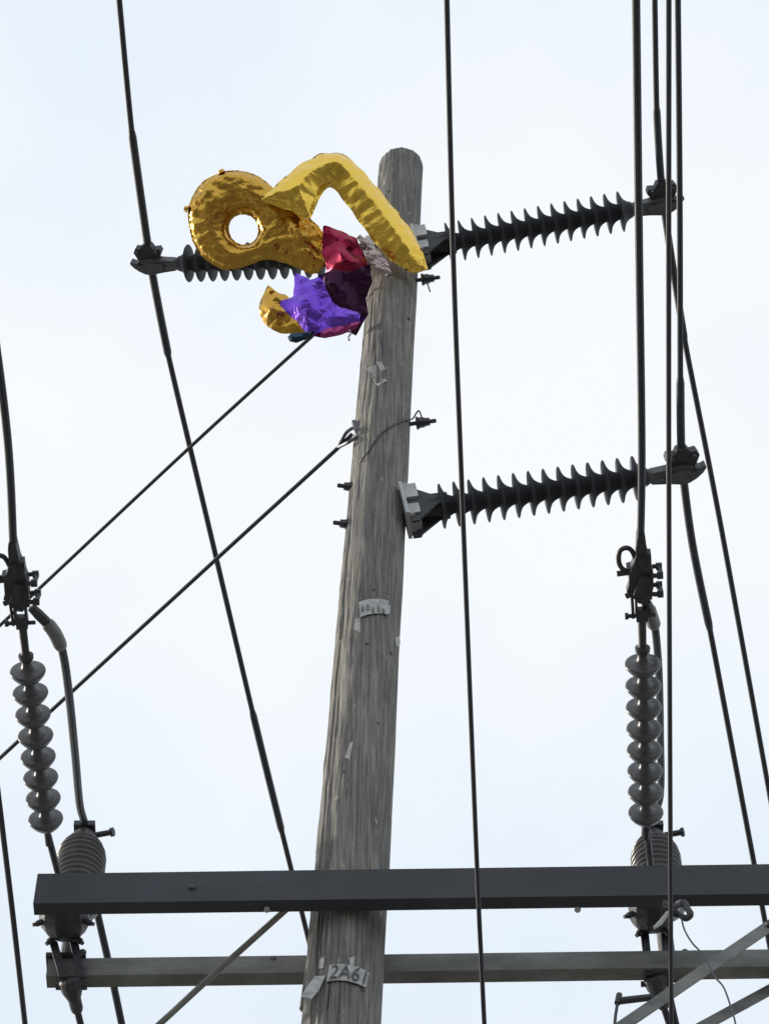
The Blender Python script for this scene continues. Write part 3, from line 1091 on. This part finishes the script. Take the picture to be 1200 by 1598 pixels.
def foil(outline, holes, anchor, normal, thick, round_r, seed, ds=0.014, pucker=0.010, crease=0.012, lam=0.045, lip=0.008, flat=0.0, cells=0.0, roof=0.0, jit=0.2, cut=1, spots=()):
    """inflated foil pillow: outline and holes in photograph pixels, laid on the plane (anchor, normal)"""
    n = Vector(normal).normalized()
    u = Vector((1, 0, 0))
    u = (u - n * u.dot(n)).normalized()
    v = n.cross(u)
    if v.z < 0:
        v = -v

    def to2(q):
        p = on_plane(q[0], q[1], anchor, n) - anchor
        return Vector((p.dot(u), p.dot(v)))
    loops = [resample([to2(q) for q in outline], ds, cut)]
    for h in holes:
        loops.append(resample([to2(q) for q in h], ds))
    spots2 = [(to2((q[0], q[1])), q[2], q[3]) for q in spots]
    bpts, bs = [], []
    cons = []
    for lp in loops:
        k = len(bpts)
        s = 0.0
        for i, p in enumerate(lp):
            bpts.append(p)
            bs.append(s)
            s += (lp[(i + 1) % len(lp)] - p).length
            cons.append((k + i, k + (i + 1) % len(lp)))
    xs_ = [p.x for p in loops[0]]
    ys_ = [p.y for p in loops[0]]
    rnd = random.Random(seed)
    inner = []
    y = min(ys_)
    row = 0
    while y < max(ys_):
        x = min(xs_) + (0.5 * ds if row % 2 else 0)
        while x < max(xs_):
            p = Vector((x + rnd.uniform(-jit, jit) * ds, y + rnd.uniform(-jit, jit) * ds))
            if inside(p, loops[0]) and not any(inside(p, l) for l in loops[1:]):
                if min((p - q).length_squared for q in bpts) > (0.6 * ds) ** 2:
                    inner.append(p)
            x += ds
        y += ds * 0.87
        row += 1
    allp = bpts + inner
    res = geometry.delaunay_2d_cdt(allp, cons, [], 0, 1e-6)
    V2, F2 = res[0], res[2]
    tris = []
    for f in F2:
        c = sum((V2[i] for i in f), Vector((0, 0))) / len(f)
        if inside(c, loops[0]) and not any(inside(c, l) for l in loops[1:]):
            tris.append(tuple(f))
    hs = []
    disp = []
    for p in V2:
        best, bi = 1e9, 0
        for i, q in enumerate(bpts):
            d2 = (p - q).length_squared
            if d2 < best:
                best, bi = d2, i
        d = math.sqrt(best)
        e = max(0.0, d - lip)
        t = min(1.0, e / round_r)
        h = thick * ((1 - roof) * math.sqrt(max(0.0, 1 - (1 - t) ** 2)) + roof * t)
        sb_ = bs[bi]
        ph = 2 * math.pi * sb_ / lam + 4.0 * noise.noise(Vector((sb_ * 6, seed, 0)))
        am = 0.35 + 1.3 * max(0.0, noise.noise(Vector((sb_ * 4.5, seed + 2, 0))) + 0.25)
        amp = pucker * am * math.exp(-e / (round_r * 0.7)) * min(1.0, e / 0.012)
        k = math.sin(ph)
        h1 = h + amp * (k if k > -0.3 else -0.3 + (k + 0.3) * 1.8)
        cr = noise.noise(Vector((p.x * 7, p.y * 7, seed)))
        if cells > 0:
            vd = noise.voronoi(Vector((p.x, p.y, seed * 0.37)) * cells)[0]
            cr += 1.6 * (vd[1] - vd[0]) - 0.6
        mult = 1.0
        for (sp_, sr_, sm_) in spots2:
            mult += sm_ * math.exp(-((p - sp_).length / sr_) ** 2)
        if mult > 1.05:
            cr += 0.8 * abs(noise.noise(Vector((p.x * 24, p.y * 24, seed + 6)))) * (mult - 1) / mult
        h2 = crease * mult * cr * min(1.0, e / (round_r * 0.5))
        on_edge = d < 1e-5
        hs.append((0.0 if on_edge else max(0.0012, h1 + h2), 0.0 if on_edge else max(0.0012, h1 - h2 * 0.5), on_edge))
        disp.append(flat * noise.noise(Vector((p.x * 4, p.y * 4, seed + 9))) +
                    (0.006 * math.sin(ph * 0.5) if d < lip * 1.5 else 0.0))
    verts, fi, bi_ = [], [], []
    for i, p in enumerate(V2):
        base = anchor + u * p.x + v * p.y + n * disp[i]
        fi.append(len(verts))
        verts.append(base + n * hs[i][0])
        if hs[i][2]:
            bi_.append(fi[-1])
        else:
            bi_.append(len(verts))
            verts.append(base - n * hs[i][1])
    faces = [tuple(fi[k] for k in t) for t in tris] + [tuple(bi_[k] for k in t)[::-1] for t in tris]
    return MB().add(verts, faces)


def balloon(name, label, mb_, m, anchor, sharp=75):
    t_ = thing(name, label, 'balloon', anchor, 'foil balloons caught on the pole')
    wpart('foil_skin', mb_, m, t_, sharp=sharp)
    return t_


# the numeral with a round hole
an = at_y(380, 350, 7.72)
n9 = Vector((-0.05, -0.64, -0.76))
ring = [(293, 345), (295, 315), (312, 286), (343, 268), (380, 265), (410, 278), (432, 298), (456, 316), (480, 338), (502, 356), (511, 385), (507, 417), (490, 430),
        (468, 420), (440, 408), (412, 404), (385, 415), (355, 424), (325, 410), (303, 386)]
hole = [(356, 358), (362, 341), (378, 333), (396, 339), (405, 357), (399, 375), (382, 384), (364, 376)]
b9 = balloon('number_balloon', 'gold foil number balloon with a round hole, hanging left of the pole top',
             foil(ring, [hole], an, n9, 0.085, 0.11, 3, ds=0.011, pucker=0.0065, crease=0.017, lam=0.085, lip=0.012, cells=6, roof=0.2, spots=((465, 385, 0.17, 1.6), (330, 300, 0.12, 0.7))), 'gold_shaded', an)
for (x_, y_, dx, dy) in ((294, 327, -6, -2), (347, 270, -2, -5)):
    p = on_plane(x_, y_, an, n9)
    qv = on_plane(x_ + dx, y_ + dy, an, n9)
    wpart('fill_valve', MB().tube([p, p + (qv - p) * 0.6, qv], [0.022, 0.018, 0.013], 8), 'gold_shaded', b9)
# the numeral like a seven
an = at_y(545, 330, 7.62)
n7 = Vector((0.12, -0.88, -0.44))
seven = [(405, 314), (407, 311), (436, 284), (466, 258), (492, 243), (500, 240), (522, 237), (540, 243), (552, 252), (580, 282), (613, 322), (643, 360), (660, 395), (668, 419), (666, 422), (646, 427), (618, 414),
         (588, 384), (560, 345), (530, 304), (518, 293), (512, 292), (505, 298), (494, 320), (484, 344), (482, 344), (456, 331), (430, 320)]
balloon('number_balloon', 'shiny gold foil balloon shaped like a seven, draped over the pole top',
        foil(seven, [], an, n7, 0.085, 0.125, 11, ds=0.011, pucker=0.0042, crease=0.008, lam=0.075, lip=0.010, cells=4.5, roof=0.55, spots=((645, 405, 0.14, 1.6), (455, 318, 0.12, 1.0), (515, 262, 0.09, 1.0))), 'gold', an)
# small gold one below
an = at_y(432, 488, 7.84)
balloon('foil_balloon', 'small crumpled gold foil balloon at the bottom left of the cluster',
        foil([(403, 484), (408, 466), (417, 445), (421, 446), (433, 457), (450, 460), (470, 492), (482, 519), (455, 522), (432, 519), (412, 506)], [], an, Vector((-0.3, -0.75, -0.6)), 0.06, 0.09, 21,
             ds=0.022, pucker=0.014, crease=0.03, cells=7, roof=0.5, jit=0.35, lam=0.07), 'gold_shaded', an, 30)
an = at_y(540, 395, 7.70)
balloon('foil_balloon', 'crimson foil balloon squeezed between the two gold numbers',
        foil([(504, 353), (507, 352), (527, 358), (553, 370), (557, 373), (567, 395), (579, 420), (576, 428), (545, 440), (512, 432), (508, 410), (502, 396)], [], an, Vector((0.25, -0.72, -0.65)), 0.07, 0.11, 31,
             ds=0.026, pucker=0.010, crease=0.05, cells=5, roof=0.7, jit=0.4, cut=0), 'crimson', an, 26)
an = at_y(545, 460, 7.76)
balloon('foil_balloon', 'dark burgundy foil balloon pressed against the pole',
        foil([(496, 430), (520, 421), (548, 424), (577, 412), (581, 440), (571, 466), (575, 490), (566, 505), (556, 524), (552, 522), (530, 514), (507, 480)], [], an, Vector((0.1, -0.45, -0.88)), 0.06, 0.10, 41,
             ds=0.026, pucker=0.010, crease=0.05, cells=5, roof=0.7, jit=0.4, cut=0), 'burgundy', an, 26)
an = at_y(490, 475, 7.68)
pb = balloon('foil_balloon', 'crumpled purple foil star balloon hanging beside the pole',
        foil([(436, 474), (439, 470), (458, 462), (460, 427), (464, 426), (484, 436), (503, 430), (507, 446), (519, 472), (534, 481), (557, 486), (569, 498), (553, 509), (520, 516), (497, 524), (480, 522), (466, 503), (450, 491)], [], an,
             Vector((-0.15, -0.82, -0.50)), 0.06, 0.10, 51, ds=0.026, pucker=0.010, crease=0.06, cells=5, roof=0.7, jit=0.4, cut=0), 'purple', an, 26)
wpart('ribbon', MB().tube(smooth_path([at_y(545, 515, 7.7), at_y(547, 521, 7.69), at_y(544, 526, 7.69), at_y(545, 531, 7.69)]), 0.005, 6), 'silver', pb)
an = at_y(525, 516, 7.735)
balloon('foil_balloon', 'thin magenta foil edge along the bottom of the cluster',
        foil([(486, 524), (510, 513), (545, 506), (563, 500), (557, 512), (535, 522), (508, 528)], [], an, Vector((0, -0.6, -0.8)), 0.02, 0.05, 61, ds=0.018, crease=0.015, cells=12, cut=0, jit=0.35), 'magenta', an, 20)
an = at_y(468, 525, 7.74)
balloon('foil_balloon', 'dark teal foil scrap at the very bottom of the cluster',
        foil([(449, 526), (455, 520), (492, 517), (488, 524), (478, 530), (462, 535), (452, 533)], [], an, Vector((0, -0.6, -0.8)), 0.02, 0.04, 71, ds=0.018, crease=0.015, cut=0, jit=0.35), 'teal', an, 20)
an = at_y(592, 402, 7.72)
balloon('foil_balloon', 'silvery crumpled foil strip between the crimson balloon and the gold seven',
        foil([(556, 372), (562, 366), (574, 374), (590, 390), (604, 406), (614, 434), (600, 430), (584, 418), (572, 404), (570, 388)], [], an, Vector((0.1, -0.8, -0.6)), 0.03, 0.06, 81, ds=0.02, pucker=0.014, crease=0.045, cells=12, roof=0.5, jit=0.4, cut=0), 'silver', an, 26)
